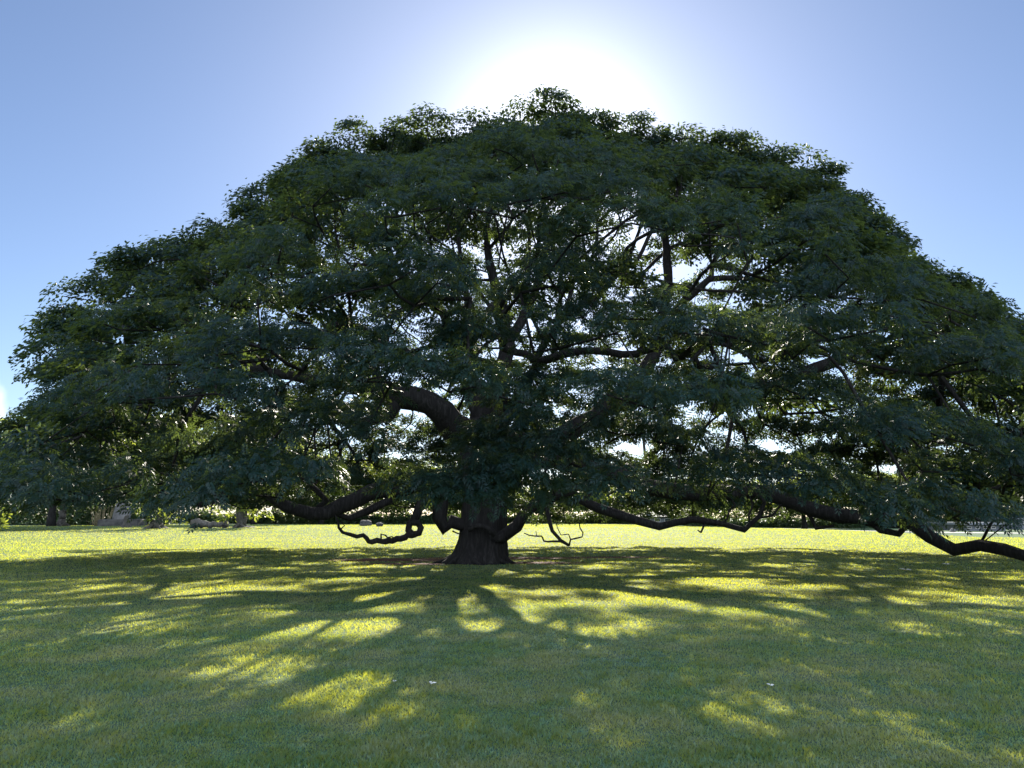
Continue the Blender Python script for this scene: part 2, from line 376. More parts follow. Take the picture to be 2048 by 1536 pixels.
LOBES = [(820, 345, 23, 185), (1030, 468, 19, 240), (600, 445, 22, 150), (330, 500, 24, 150), (1330, 315, 25, 170), (1470, 420, 22, 140), (1640, 500, 23, 160), (1150, 365, 24, 110), (980, 290, 26, 150), (1530, 340, 25, 120), (700, 310, 25, 120),
    (550, 655, 18.5, 165), (880, 630, 17.5, 110), (1150, 590, 18, 150), (1430, 620, 18.5, 140), (1700, 610, 20, 170), (1900, 660, 20, 170), (720, 540, 19.5, 170), (230, 640, 22, 150), (430, 560, 21, 140), (1600, 735, 17, 160), (1330, 700, 17, 110),
    (1020, 790, 14.8, 130), (1130, 705, 16, 120), (700, 720, 16.5, 100), (450, 800, 17, 150), (200, 800, 18.5, 170), (1280, 800, 15.5, 130), (1560, 870, 15, 170), (1820, 800, 17, 170), (1990, 850, 15, 160), (880, 760, 15.5, 60), (1220, 520, 20, 110), (1560, 560, 21, 120), (640, 600, 20, 90),
    (70, 890, 19, 150), (330, 890, 16, 150), (620, 885, 15, 110), (1010, 885, 13, 130), (860, 905, 13.6, 90), (1200, 905, 13.6, 130), (1400, 905, 14, 140), (1700, 930, 13.6, 150), (1900, 940, 13.4, 150), (1110, 940, 12.6, 120), (500, 915, 15, 120), (150, 930, 17, 130), (1520, 940, 13.8, 110),
    (520, 985, 43, 90), (640, 1000, 44, 90), (760, 1000, 44.5, 90), (860, 1005, 44.5, 70), (400, 985, 42, 90), (300, 975, 41, 90), (230, 985, 40, 70), (1110, 1018, 44.5, 75), (1190, 1015, 44.5, 70), (1370, 1008, 44, 85), (1480, 1012, 43.5, 85), (1580, 1015, 42.5, 80), (1680, 1015, 41, 80), (1280, 1000, 44.5, 80),
    (580, 940, 41, 100), (700, 945, 42, 100), (450, 930, 40, 100), (1430, 950, 41, 110), (1560, 960, 40, 100),
    (950, 945, 13.2, 100), (730, 930, 15, 90), (1300, 950, 14, 100), (400, 945, 16, 110), (250, 960, 17, 100), (1800, 970, 15, 120), (2000, 970, 14, 120), (1040, 960, 13, 110), (960, 900, 14, 90), (1080, 840, 14.5, 110), (950, 830, 16, 70), (1000, 975, 13.5, 80), (910, 985, 14.5, 60), (1150, 985, 13.5, 80), (1350, 975, 14.2, 90), (1450, 968, 14.5, 90), (1230, 975, 13.4, 80), (960, 690, 17, 80), (1030, 735, 16, 80), (960, 620, 17.5, 80), (1260, 620, 18, 90)]
# umbrellas that make the skyline of the crown
RIMS = [(1090, 192, 28, 90), (1180, 222, 27, 70), (960, 230, 27, 75), (850, 235, 27, 100), (730, 246, 27, 80), (645, 282, 27, 48), (590, 325, 26, 52), (530, 370, 26, 50), (505, 398, 25, 36), (430, 438, 26, 66), (335, 470, 26, 70), (255, 512, 26, 62), (185, 552, 26, 58), (130, 606, 26, 46), (118, 628, 25, 34),
    (150, 690, 25, 60), (105, 712, 25.5, 40), (150, 765, 26, 66), (80, 800, 27, 60), (30, 835, 28, 60), (1270, 238, 27, 85), (1370, 254, 27, 66), (1460, 257, 27, 52), (1550, 286, 27, 62), (1632, 325, 27, 54), (1690, 376, 27, 48), (1735, 428, 27, 44), (1770, 462, 27, 40), (1815, 520, 26, 50), (1880, 532, 26, 54), (1950, 582, 26, 56), (2010, 628, 26, 56), (2080, 690, 26, 66), (2150, 760, 25, 80)]
caps = []
def add_cap(c, R): caps.append((np.array(c, float), R))
for (px_, py_, Y, hw) in LOBES + RIMS:
    c = at(px_, py_, Y); c[2] -= 0.30; add_cap(c, hw * Y / F)
N_HAND = len(caps)
def try_cap(x, y, z, R, k):
    for (c, r) in caps:
        d2 = (c[0] - x) ** 2 + (c[1] - y) ** 2 + ((c[2] - z) * 1.9) ** 2
        if d2 < (k * (R + min(r, 2.8)) * .5) ** 2: return
    add_cap((x, y, z), R)
for k in range(16000):
    t = random.uniform(0, 2 * math.pi); R = float(Rth(t)); q = random.random() ** 0.45 * 0.97
    x = CX + R * q * math.cos(t); y = CY + R * q * math.sin(t); h = float(Hmax(np.array(x), np.array(y))) - random.uniform(0.9, 1.5)
    low = 2.5
    if h < low: continue
    z = h
    if q > 0.72 and random.random() < 0.7: z = random.uniform(low, h)
    try_cap(x, y, z, random.uniform(1.3, 2.7), 1.08 if y > CY - 1 else 1.5)
N_OUT = len(caps)
for k in range(5000):
    t = random.uniform(0, 2 * math.pi); R = float(Rth(t)); q = math.sqrt(random.random()) * 0.9
    x = CX + R * q * math.cos(t); y = CY + R * q * math.sin(t); z = float(Hmax(np.array(x), np.array(y))) - random.uniform(2.2, 4.2)
    if z < 4.2 or (q < .4 and z < 9.5): continue
    try_cap(x, y, z, random.uniform(1.2, 2.2), 1.7 if y > CY else 2.3)
def noise3(P, seed, lo, hi, vz=1.7, n=14):
    wr = np.random.default_rng(seed); o_ = np.zeros(len(P))
    for k in range(n):
        kv = wr.normal(0, 1, 3); kv /= np.linalg.norm(kv); kv *= np.array((.8, .8, vz)) * 2 * math.pi / wr.uniform(lo, hi)
        o_ += np.sin(P @ kv + wr.uniform(0, 7)) / math.sqrt(n / 2)
    return o_
SPl, SNl, SRl, HANDl = [], [], [], []
for ci, (c, R) in enumerate(caps):
    ou = np.array((c[0] - CX, c[1] - CY)); rr = np.linalg.norm(ou); ou /= rr + 1e-6; q = rr / float(Rth(math.atan2(c[1] - CY, c[0] - CX)))
    m = max(6, int(3.9 * R * R)); tilt = 0.02 + 0.28 * min(1, q) ** 3 * (0.5 if c[1] > CY + 2 else 1)
    a1, a2 = random.uniform(0, 6), random.uniform(0, 6)
    for k in range(m):
        t = k * 2.39996 + random.uniform(-.35, .35)
        Re = R * (1 + .16 * math.sin(3 * t + a1) + .12 * math.sin(5 * t + a2))
        r = Re * math.sqrt((k + .5) / m)
        dx, dy = r * math.cos(t), r * math.sin(t) * .9
        out_ = dx * ou[0] + dy * ou[1]
        z = c[2] - .22 * r * r / R - tilt * out_ + random.uniform(-.22, .10)
        n = nrm(np.array((dx * .52 / R + tilt * ou[0], dy * .52 / R + tilt * ou[1], 1.0)))
        SPl.append((c[0] + dx, c[1] + dy, z)); SNl.append(n); SRl.append(random.uniform(.34, .62)); HANDl.append(2 if len(LOBES) <= ci < N_HAND else int(ci < N_HAND)); SRl[-1] *= 1.25 if HANDl[-1] == 2 else 1
SP = np.array(SPl); SN = np.array(SNl); SR = np.array(SRl); RIMM = np.array(HANDl) == 2; HAND = np.array(HANDl) > 0
ok = SP[:, 2] > 1.5
hl = Hmax(SP[:, 0], SP[:, 1]); th = np.arctan2(SP[:, 1] - CY, SP[:, 0] - CX)
ok &= HAND | (SP[:, 2] < hl - 0.2)
front = SP[:, 1] < CY + 4
g = gap_amount(SP)
ok &= ~(front & (rng.random(len(SP)) < g * 0.62))
ok &= ~(~front & ~HAND & (rng.random(len(SP)) < g * 0.25))
cn = noise3(SP, 21, 2.4, 5.0) * .8 + noise3(SP, 5, 1.0, 1.9, 1.3) * .6
qr = np.hypot(SP[:, 0] - CX, SP[:, 1] - CY) / Rth(th)
top = (hl - SP[:, 2] < 1.4) & (SP[:, 1] > CY - 3)
ok &= ~(cn > np.where(RIMM, 2.4, np.where(top, 1.3, np.where(HAND, .95, np.where(SP[:, 2] > 9, .78, .92)))))
fn = noise3(SP, 77, 0.9, 1.6, 1.2)
ok &= ~((fn > 1.1) & ~RIMM & (SP[:, 2] > 6.5))
limb_g = np.maximum(1 - ss((np.hypot((proj(SP)[0] - 850) / 95, (proj(SP)[1] - 815) / 52) - .8) / .4), 1 - ss((np.hypot((proj(SP)[0] - 770) / 70, (proj(SP)[1] - 790) / 30) - .8) / .4))
ok &= ~(front & (rng.random(len(SP)) < limb_g * .9))
# keep the bole and the low boughs in view under the front skirt
px, py = proj(SP)
skirt = np.interp(px, [0, 200, 350, 500, 650, 780, 880, 930, 1020, 1060, 1150, 1230, 1300, 1550, 1650, 1800, 2048], [1010, 1000, 1005, 980, 965, 960, 975, 985, 990, 990, 985, 1010, 975, 975, 995, 1015, 1030])
ok &= ~((SP[:, 1] < 24) & (py > skirt - 10))
rim = np.interp(px, [0, 200, 400, 500, 650, 900, 1050, 1200, 1350, 1600, 1700, 2048], [1030, 1005, 1012, 1018, 1025, 1040, 1062, 1050, 1040, 1045, 1035, 1040])
ok &= ~((SP[:, 1] >= 24) & (py > rim - 14))
SP, SN, SR = SP[ok], SN[ok], SR[ok]
print('caps', len(caps), 'outer', N_OUT, 'subpads', len(SP))

# --- limbs: hand-laid main boughs, the rest grown to every spray
LIMBS = [  # (points (px,py,Y), radius start, radius end)
    ([(955, 885, 27.2), (915, 850, 27.0), (872, 822, 26.7), (830, 800, 26.5), (785, 792, 26.3), (740, 778, 26.3), (690, 762, 26.0), (620, 760, 25.6), (540, 745, 25)], .62, .13),
    ([(800, 800, 26.4), (775, 830, 26.0), (720, 842, 25.6), (650, 830, 25)], .28, .12),
    ([(970, 870, 27.4), (962, 800, 27.5), (930, 745, 27.6), (905, 700, 27.6), (895, 650, 27.8), (870, 610, 28)], .42, .14),
    ([(925, 740, 27.6), (880, 732, 27.3), (830, 736, 27), (790, 715, 26.6)], .17, .08),
    ([(985, 870, 27.5), (995, 780, 28), (1015, 690, 28.4), (1005, 620, 28.8), (985, 560, 29), (975, 500, 29)], .40, .15),
    ([(1010, 690, 28.4), (1045, 640, 28.6), (1070, 580, 29), (1095, 500, 29.5), (1090, 420, 30)], .22, .10),
    ([(1000, 880, 27.2), (1080, 880, 27), (1160, 850, 27), (1220, 810, 27), (1280, 750, 27.4), (1320, 680, 28), (1335, 560, 29), (1330, 470, 30)], .46, .14),
    ([(1220, 810, 27), (1330, 790, 26.5), (1450, 760, 26), (1540, 775, 25.6), (1620, 740, 25)], .28, .12),
    ([(1005, 905, 27.0), (1100, 925, 26.6), (1200, 940, 26.2), (1300, 975, 25.8), (1400, 992, 25.2), (1500, 985, 24.6), (1590, 1005, 24), (1680, 1030, 23.2), (1760, 1040, 22.6), (1815, 1048, 22), (1860, 1075, 21.2), (1908, 1099, 20.4), (1960, 1092, 19.8), (2010, 1100, 19.2), (2060, 1116, 18.6), (2140, 1110, 18), (2230, 1080, 17.4)],   .31, .115),
    ([(1165, 1000, 25.8), (1230, 1028, 25.4), (1275, 1040, 25.2), (1320, 1052, 25), (1385, 1036, 24.8), (1440, 1047, 24.6), (1490, 1058, 24.4), (1520, 1035, 24.3), (1530, 1005, 24.2), (1515, 985, 24.1)], .17, .05),
    ([(1730, 1036, 22.9), (1760, 1060, 22.6), (1795, 1066, 22.4), (1812, 1050, 22.1)], .10, .12),
    ([(1395, 1036, 24.8), (1410, 1045, 24.7), (1402, 1065, 24.6)], .06, .03),
    ([(1605, 1012, 24), (1622, 1035, 23.8), (1632, 1058, 23.7), (1668, 1052, 23.4)], .09, .04),
    ([(945, 950, 27.2), (870, 955, 26.8), (800, 975, 26.2), (740, 992, 25.8), (680, 1012, 25.3), (620, 1026, 24.8), (570, 1010, 24.4), (525, 975, 24), (500, 960, 23.8), (450, 985, 23.4), (400, 1010, 23)], .36, .09),
    ([(870, 955, 26.8), (848, 985, 26.4), (840, 1015, 26.2), (828, 1042, 26.0)], .19, .15),
    ([(905, 965, 27), (885, 1000, 26.8), (878, 1035, 26.7), (888, 1058, 26.6), (905, 1046, 26.7), (940, 1056, 27.0)], .30, .22),
    ([(780, 1000, 26), (740, 1020, 25.7), (700, 1035, 25.4), (668, 1030, 25.2), (660, 1010, 25)], .16, .06),
    ([(1002, 1072, 26.7), (1030, 1052, 26.4), (1048, 1025, 26.2), (1075, 1005, 26.0), (1120, 985, 25.7), (1160, 975, 25.4)], .24, .14),
    ([(1090, 1000, 26), (1098, 1040, 25.9), (1104, 1062, 25.8), (1120, 1080, 25.7), (1138, 1091, 25.6)], .09, .055),
    ([(640, 1012, 25), (655, 1000, 24.8), (610, 960, 24.2), (590, 930, 23.6)], .12, .06),
]
# rank: the first entries leave the hub
HUB = np.array((TX + 0.1, TY, 4.4))
pos = [HUB]; par = [-1]; plen = [0.0]; rmin = [0.8]; root_of = [-1]
def densify(pts, rad, step=0.45, wob=0.05):
    pts = np.asarray(pts, float); m = len(pts)
    ext = np.vstack([2 * pts[0] - pts[1], pts, 2 * pts[-1] - pts[-2]]); er = np.concatenate([[rad[0]], rad, [rad[-1]]])
    P = []; R = []
    for i in range(1, m):
        p0, p1, p2, p3 = ext[i - 1], ext[i], ext[i + 1], ext[i + 2]
        k = max(1, int(np.linalg.norm(p2 - p1) / step))
        for j in range(k):
            t = j / k
            P.append(0.5 * ((2 * p1) + (-p0 + p2) * t + (2 * p0 - 5 * p1 + 4 * p2 - p3) * t * t + (-p0 + 3 * p1 - 3 * p2 + p3) * t ** 3)); R.append(er[i] * (1 - t) + er[i + 1] * t)
    P.append(pts[-1]); R.append(rad[-1]); P = np.array(P)
    if wob and len(P) > 2: P[1:-1] += rng.normal(0, wob, (len(P) - 2, 3)) * np.array(R[1:-1])[:, None] * 1.2
    return P, np.array(R)
for (pp, r0, r1) in LIMBS:
    W = [at(*p) for p in pp]; rr = np.linspace(r0, r1, len(W)) if r0 > r1 else np.full(len(W), r0)
    P, R = densify(W, rr, 0.5, 0.12)
    # joins the nearest node already laid
    A = np.array(pos); j = 0 if np.hypot(*(P[0] - HUB)[:2]) < 1.1 and P[0][2] > 2.5 else int(np.argmin(np.linalg.norm(A - P[0], axis=1)))
    for k in range(len(P)):
        pos.append(P[k]); par.append(j); plen.append(plen[j] + float(np.linalg.norm(P[k] - pos[j]))); rmin.append(float(R[k])); root_of.append(-2); j = len(pos) - 1
NH = len(pos)
# interior way-points give the boughs their spread
inner = []
for q, cnt in ((0.35, 26), (0.6, 60), (0.82, 130)):
    for k in range(cnt):
        th_ = k * 2.39996 + q * 9; R = float(Rth(th_)); u_ = math.sqrt((k + 0.5) / cnt)
        x = TX + (CX + R * u_ * math.cos(th_) * 0.93 - TX) * (0.25 + 0.75 * q); y = TY + (CY + R * u_ * math.sin(th_) * 0.93 - TY) * (0.25 + 0.75 * q)
        h = float(Hmax(np.array(x), np.array(y))); z = 4.4 + (h - 4.4) * q * 0.98
        if z > 2.5: inner.append((x, y, z))
inner = np.array(inner) + rng.normal(0, 0.35, (len(inner), 3)); inner[:, 2] -= 0.8
inner = inner[np.array([(np.linalg.norm(SP - p, axis=1) < 2.4).sum() > 3 or np.hypot(p[0] - TX, p[1] - TY) < 9 for p in inner])]
stage = [(inner, 0.55), (SP - SN * 0.35, 0.40)]
for T, bf in stage:
    T = T + 0.0
    order_left = np.ones(len(T), bool)
    A = np.array(pos); PL = np.array(plen)
    D = np.linalg.norm(T[:, None, :] - A[None], axis=2)
    cost = D + bf * PL[None, :]
    # sprays only hang on from nearer the bole
    best = cost.min(1); bidx = cost.argmin(1)
    for _ in range(len(T)):
        i = int(np.argmin(np.where(order_left, best, 1e9))); j = int(bidx[i]); order_left[i] = False
        d = T[i] - pos[j]; L_ = float(np.linalg.norm(d))
        seg = max(1, int(L_ / 0.9)); jj = j
        side = rng.normal(0, 1, 3); side -= d * side.dot(d) / (L_ * L_ + 1e-6); side *= 0.13 * L_ / (np.linalg.norm(side) + 1e-6)
        newi = []
        for s_ in range(1, seg + 1):
            t = s_ / seg
            p = pos[j] + d * t + side * math.sin(math.pi * t) + (rng.normal(0, 0.07, 3) if s_ < seg else 0) + np.array((0, 0, 0.10 * L_ * math.sin(math.pi * t)))
            pos.append(p); par.append(jj); plen.append(plen[jj] + float(np.linalg.norm(p - pos[jj]))); rmin.append(0.0); root_of.append(-2); jj = len(pos) - 1; newi.append(jj)
        for m_ in newi:
            c_ = np.linalg.norm(T - pos[m_], axis=1) + bf * plen[m_]
            b_ = c_ < best; best[b_] = c_[b_]; bidx[b_] = m_
NN = len(pos); pos = np.array(pos); kids = [[] for _ in range(NN)]
for i in range(1, NN): kids[par[i]].append(i)
area = np.zeros(NN); EX = 2.3
for i in range(NN - 1, -1, -1):
    if not kids[i]: area[i] = 0.017 ** EX
    if par[i] >= 0: area[par[i]] += area[i]
rad = area ** (1 / EX); rad = np.maximum(rad, rmin)
rad = np.minimum(rad, 0.85)
print('nodes', NN, 'max r', rad[1:].max())

tree = empty('monkeypod_tree', (TX, TY, 0))
tag(tree, 'huge spreading umbrella-crowned tree with a thick dark bole in the middle of the lawn', 'tree')
TL = (TX, TY, 0)
def build_tree_wood():
    # chains: follow the thickest child
    chains = []; stack = []
    for k in kids[0]: stack.append((0, k, None))
    first = {}
    lid = 0
    groups = {}
    # limb id per node: which child of hub it descends from
    limb = np.full(NN, -1)
    for k in kids[0]: limb[k] = k
    for i in range(1, NN):
        if limb[i] < 0: limb[i] = limb[par[i]]
    while stack:
        a, b, _ = stack.pop(); ch = [a, b]
        while kids[b]:
            ks = sorted(kids[b], key=lambda k: -(rad[k] + (1.0 if (k < NH and k == b + 1) else 0)))
            for k in ks[1:]: stack.append((b, k, None))
            b = ks[0]; ch.append(b)
        chains.append(ch)
    twigs = MB()
    for ch in chains:
        P = pos[ch]; R = rad[ch].copy()
        R[0] = min(R[0], R[1] * 1.25)
        n = 10 if R[1] > 0.25 else 8 if R[1] > 0.1 else 6 if R[1] > 0.05 else 4
        if len(P) > 2 and R[1] > 0.03: P, R = densify(P, R, 0.45, 0.10)
        mb = groups.setdefault(int(limb[ch[1]]), MB()) if R[1] > 0.028 else twigs
        mb.tube(P, R, n, 0.10 if R[1] > 0.1 else 0)
    tot = sorted(groups.items(), key=lambda kv: -len(kv[1].v))
    for k, mb in tot:
        mb.build('limb', M_BARK, tree, loc=TL)
    twigs.build('twigs', M_BARK, tree, loc=TL)
    print('limbs', len(groups), 'faces', sum(len(m.f) for m in groups.values()), 'twigs', len(twigs.f))
build_tree_wood()
def extra_boughs():
    # the looped, dropping bough left of the bole and the thin crooked bare twigs
    mb = MB()
    loop = [(828, 1040, 26.0), (819, 1048, 26.0), (817, 1060, 26.0), (826, 1069, 25.95), (838, 1066, 25.9), (842, 1055, 25.9), (836, 1046, 25.95), (826, 1045, 25.8)]
    P, R = densify([at(*p) for p in loop], np.full(len(loop), .12), 0.12, 0); mb.tube(P, R, 8, .08); mb.build('drooping_bough', M_BARK, tree, loc=TL)
    for pts, r0, r1 in [
        ([(830, 1068, 25.95), (808, 1075, 25.8), (785, 1081, 25.6), (762, 1082, 25.5), (738, 1081, 25.4), (726, 1072, 25.3), (712, 1074, 25.2), (700, 1068, 25.2), (686, 1064, 25.1), (678, 1055, 25.1), (676, 1044, 25.0), (670, 1030, 25.0)], .12, .03),
        ([(762, 1082, 25.5), (762, 1068, 25.5), (771, 1071, 25.5), (775, 1075, 25.4), (784, 1073, 25.4), (792, 1078, 25.3)], .035, .02),
        ([(762, 1080, 25.5), (766, 1086, 25.5)], .07, .02),
        ([(682, 1058, 25.1), (689, 1051, 25.1), (682, 1044, 25.1)], .025, .012),
        ([(1138, 1091, 25.6), (1122, 1083, 25.7), (1105, 1083, 25.8), (1088, 1082, 25.9), (1083, 1073, 25.9), (1070, 1072, 26), (1058, 1071, 26), (1048, 1066, 26)], .045, .016),
        ([(1138, 1092, 25.6), (1141, 1079, 25.6), (1152, 1077, 25.6), (1164, 1074, 25.6), (1166, 1066, 25.6), (1160, 1056, 25.6), (1158, 1045, 25.6)], .035, .018),
        ([(1141, 1079, 25.6), (1137, 1068, 25.6), (1122, 1070, 25.7), (1116, 1058, 25.7), (1112, 1046, 25.7)], .022, .012),
        ([(1073, 1072, 26), (1072, 1062, 26)], .015, .01),
        ([(1490, 1058, 24.4), (1500, 1048, 24.4), (1497, 1030, 24.4), (1505, 1012, 24.4), (1500, 995, 24.4)], .05, .03),
        ([(1440, 1046, 24.6), (1455, 1038, 24.6), (1458, 1020, 24.6), (1470, 1010, 24.6), (1464, 1000, 24.6)], .04, .025),
        ([(1520, 1035, 24.3), (1545, 1030, 24.2), (1560, 1012, 24.1), (1575, 1000, 24)], .04, .03),
        ([(1402, 1065, 24.6), (1395, 1060, 24.6)], .03, .015),
        ([(905, 1062, 26.7), (915, 1067, 26.8), (925, 1068, 26.9), (936, 1065, 27)], .03, .02),
    ]:
        P, R = densify([at(*p) for p in pts], np.linspace(r0, r1, len(pts)), 0.12, 0.15); mb = MB(); mb.tube(P, R, 7, .1); mb.build('bare_twig', M_BARK, tree, loc=TL)
extra_boughs()
def build_trunk():
    mb = MB()
    px2m = TY / F
    prof = [(0.0, 0.05, 1.10, 0.14), (0.15, 0, 1.03, 0.10), (0.4, 0, .95, 0.06), (0.8, 0, .88, .04), (1.3, 0, .83, .02), (1.9, 0, .80, .01), (2.6, 0, .80, 0), (3.3, 0, .84, 0), (4.0, 0, .92, 0), (4.6, 0, .80, 0), (5.2, 0.05, .5, 0)]
    n = 48; rings = []
    H = np.array([p[0] for p in prof])
    hs = np.concatenate([np.linspace(-0.15, 1.2, 16), np.linspace(1.4, 5.2, 22)])
    R = np.interp(hs, H, [p[2] for p in prof]); SH = np.interp(hs, H, [p[3] for p in prof])
    ang = np.arange(n) * 2 * math.pi / n
    for i, h in enumerate(hs):
        fl = max(0, 1 - max(h, 0) / 1.3)
        but = sum(np.exp(-((np.angle(np.exp(1j * (ang - a0)))) / wd) ** 2) * am for a0, wd, am in ((3.30, .30, .48), (4.3, .25, .16), (-1.2, .3, .10), (0.6, .4, .12), (1.9, .4, .3), (5.6, .3, .06)))
        r = R[i] * (1 + fl ** 2 * but + 0.045 * np.sin(ang * 5 + h * .5) + 0.03 * np.sin(ang * 11 - h * .3) + rng.uniform(-.012, .012, n)) * (1 - 0.1 * fl)
        mb.v.extend(np.stack([TX + 0.10 - SH[i] + r * np.cos(ang), TY + r * np.sin(ang), np.full(n, h)], 1).tolist())
    for i in range(len(hs) - 1):
        for j in range(n):
            a = i * n + j; b = i * n + (j + 1) % n; mb.f.append((a, b, b + n, a + n))
    mb.f.append(tuple((len(hs) - 1) * n + j for j in range(n)))
    # the second stem wound round the foot of the bole
    for pts, r0, r1 in [([(975, 1070, 26.5), (992, 1077, 26.4), (1008, 1072, 26.45)], .08, .20), ([(938, 1060, 26.3), (955, 1052, 26.15), (975, 1056, 26.1), (990, 1070, 26.15)], .09, .12)]:
        P, RR = densify([at(*p) for p in pts], np.linspace(r0, r1, len(pts)), 0.15, 0.05); mb.tube(P, RR, 10, .06)
    # surface roots running out into the soil
    for a0, ln, r0 in ((3.3, 1.3, .18), (3.9, .9, .12), (4.7, .7, .11), (5.5, .8, .10), (-.35, .7, .11), (2.6, 1.4, .14), (1.6, 1.4, .14)):
        pts = []; rr = []
        for k in range(8):
            t = k / 7; aa = a0 + .25 * math.sin(3 * t + a0); d = .78 + ln * t
            pts.append((TX + .02 + d * math.cos(aa), TY + d * math.sin(aa), .20 * (1 - t) ** 2 * 1.5 - .04 - .06 * t)); rr.append(r0 * (1 - .75 * t))
        mb.tube(pts, rr, 8, .1)
    mb.build('trunk', M_BARK, tree, loc=TL)
build_trunk()
def sprays(SP, SN, SR, cen, per, Lf, Wf, near):
    """fronds scattered over little umbrella caps"""
    n = len(SP); idx = np.repeat(np.arange(n), per); m = len(idx)
    N0 = SN[idx]; U = nrm(np.cross(N0, np.tile((0.31, 0.22, 0.92), (m, 1)) + rng.normal(0, .01, (m, 3)))); V = np.cross(N0, U)
    r = SR[idx] * rng.random(m) ** 0.7; t = rng.uniform(0, 2 * math.pi, m)
    rad_ = U * np.cos(t)[:, None] + V * np.sin(t)[:, None]
    P = SP[idx] + rad_ * r[:, None] - N0 * (0.28 * r * r / SR[idx])[:, None] + N0 * rng.normal(0, 0.11, m)[:, None]
    out = P - cen; out[:, 2] = 0; out = nrm(out)
    D = nrm(rad_ * 0.9 + out * 0.55 + rng.normal(0, 0.38, (m, 3)) + np.array((0, 0, -0.22)))
    Nn = nrm(N0 + rad_ * 0.35 + rng.normal(0, 0.5, (m, 3)))
    L = Lf * rng.uniform(0.65, 1.25, m); W = Wf * rng.uniform(0.8, 1.25, m)
    if not near: return kites(P, D, Nn, L, W, 0.25)
    out_ = []
    S = nrm(np.cross(D, Nn)); Nq = np.cross(S, D)
    for k, (f, sgn) in enumerate(((0.12, 1), (0.12, -1), (0.34, 1), (0.34, -1), (0.56, 1), (0.56, -1), (0.78, 1), (0.78, -1), (0.85, 0))):
        b = P + D * (L * f)[:, None] - Nq * (L * 0.25 * f * f)[:, None]
        d = D * 0.75 + S * sgn * 0.85 - Nq * 0.25
        out_.append(kites(b, d, Nq + rng.normal(0, .15, (m, 3)), L * (0.42 - 0.1 * f), W * 0.42, 0.2))
    return np.concatenate(out_)
def build_crown():
    dist = np.linalg.norm(SP - np.array((0, 0, CAMH)), axis=1)
    nr = dist < 19.5
    cen = np.array((CX, CY, 6.0))
    A = sprays(SP[nr], SN[nr], SR[nr], cen, 72, 0.27, 0.085, True)
    B = sprays(SP[~nr], SN[~nr], SR[~nr], cen, 185, 0.175, 0.08, False)
    V = np.concatenate([A, B]); print('crown quads', len(V) // 4)
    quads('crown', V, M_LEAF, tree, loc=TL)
build_crown()

# ------------------------------------------------------------------ background trees
def far_tree(name, x, y, h, rx, ry, zb, label, leafm, barkm, trunk_r=0.3, dens=1.0, group='trees beyond the lawn', cat='tree', lean=(0, 0), lsize=0.45):
    z0 = float(ground_z(x, y)) - 0.05
    t = empty(name, (x, y, z0)); tag(t, label, cat, group)
    base = np.array((x, y, z0))
    mb = MB(); hub = base + np.array((lean[0], lean[1], max(zb * 0.8, h * 0.22)))
    P, R = densify([base, base * .5 + hub * .5 + rng.normal(0, .15, 3), hub], [trunk_r * 1.35, trunk_r, trunk_r * .85], .5, .1); mb.tube(P, R, 10, .06)
    K = int(26 * dens * max(1, rx * ry / 16)); cs = []
    lobes = [(rng.uniform(-.5, .5), rng.uniform(-.5, .5), rng.uniform(.65, 1.0), rng.uniform(.45, .75)) for _ in range(7)]
    for k in range(K):
        a, b, c, r_ = lobes[k % 7]
        v = nrm(rng.normal(0, 1, 3)); v[2] = abs(v[2]) * 0.9 - 0.25
        q = rng.uniform(.75, 1.0)
        p = np.array((a * rx + v[0] * r_ * rx * q, b * ry + v[1] * r_ * ry * q, zb + (h - zb) * (c * 0.55 + v[2] * r_ * q * 0.62)))
        p[2] = np.clip(p[2], zb * 0.8, h)
        cs.append((p, nrm(np.array((v[0] * .5, v[1] * .5, 1.0)))))
    C = np.array([c[0] for c in cs]) + base + np.array((lean[0], lean[1], 0)) * 1.0; CN = np.array([c[1] for c in cs])
    for i in range(0, K, 3):
        q = C[i]; mid = hub * .5 + q * .5 + rng.normal(0, .3, 3)
        P, R = densify([hub, mid, q], [trunk_r * .45, trunk_r * .22, .03], .8, .1); mb.tube(P, R, 5, 0)
    mb.build('trunk', barkm, t, loc=base)
    # sprays round every clump
    per = 9; I = np.repeat(np.arange(K), per); S2 = C[I] + rng.normal(0, 1, (len(I), 3)) * np.array((rx * .13, ry * .13, (h - zb) * .07)); N2 = CN[I]
    V = sprays(S2, N2, np.full(len(I), max(.55, rx * .12)), base + np.array((0, 0, h * .4)), int(26), lsize, lsize * .5, False)
    quads('crown', V, leafm, t, loc=base)
    return t
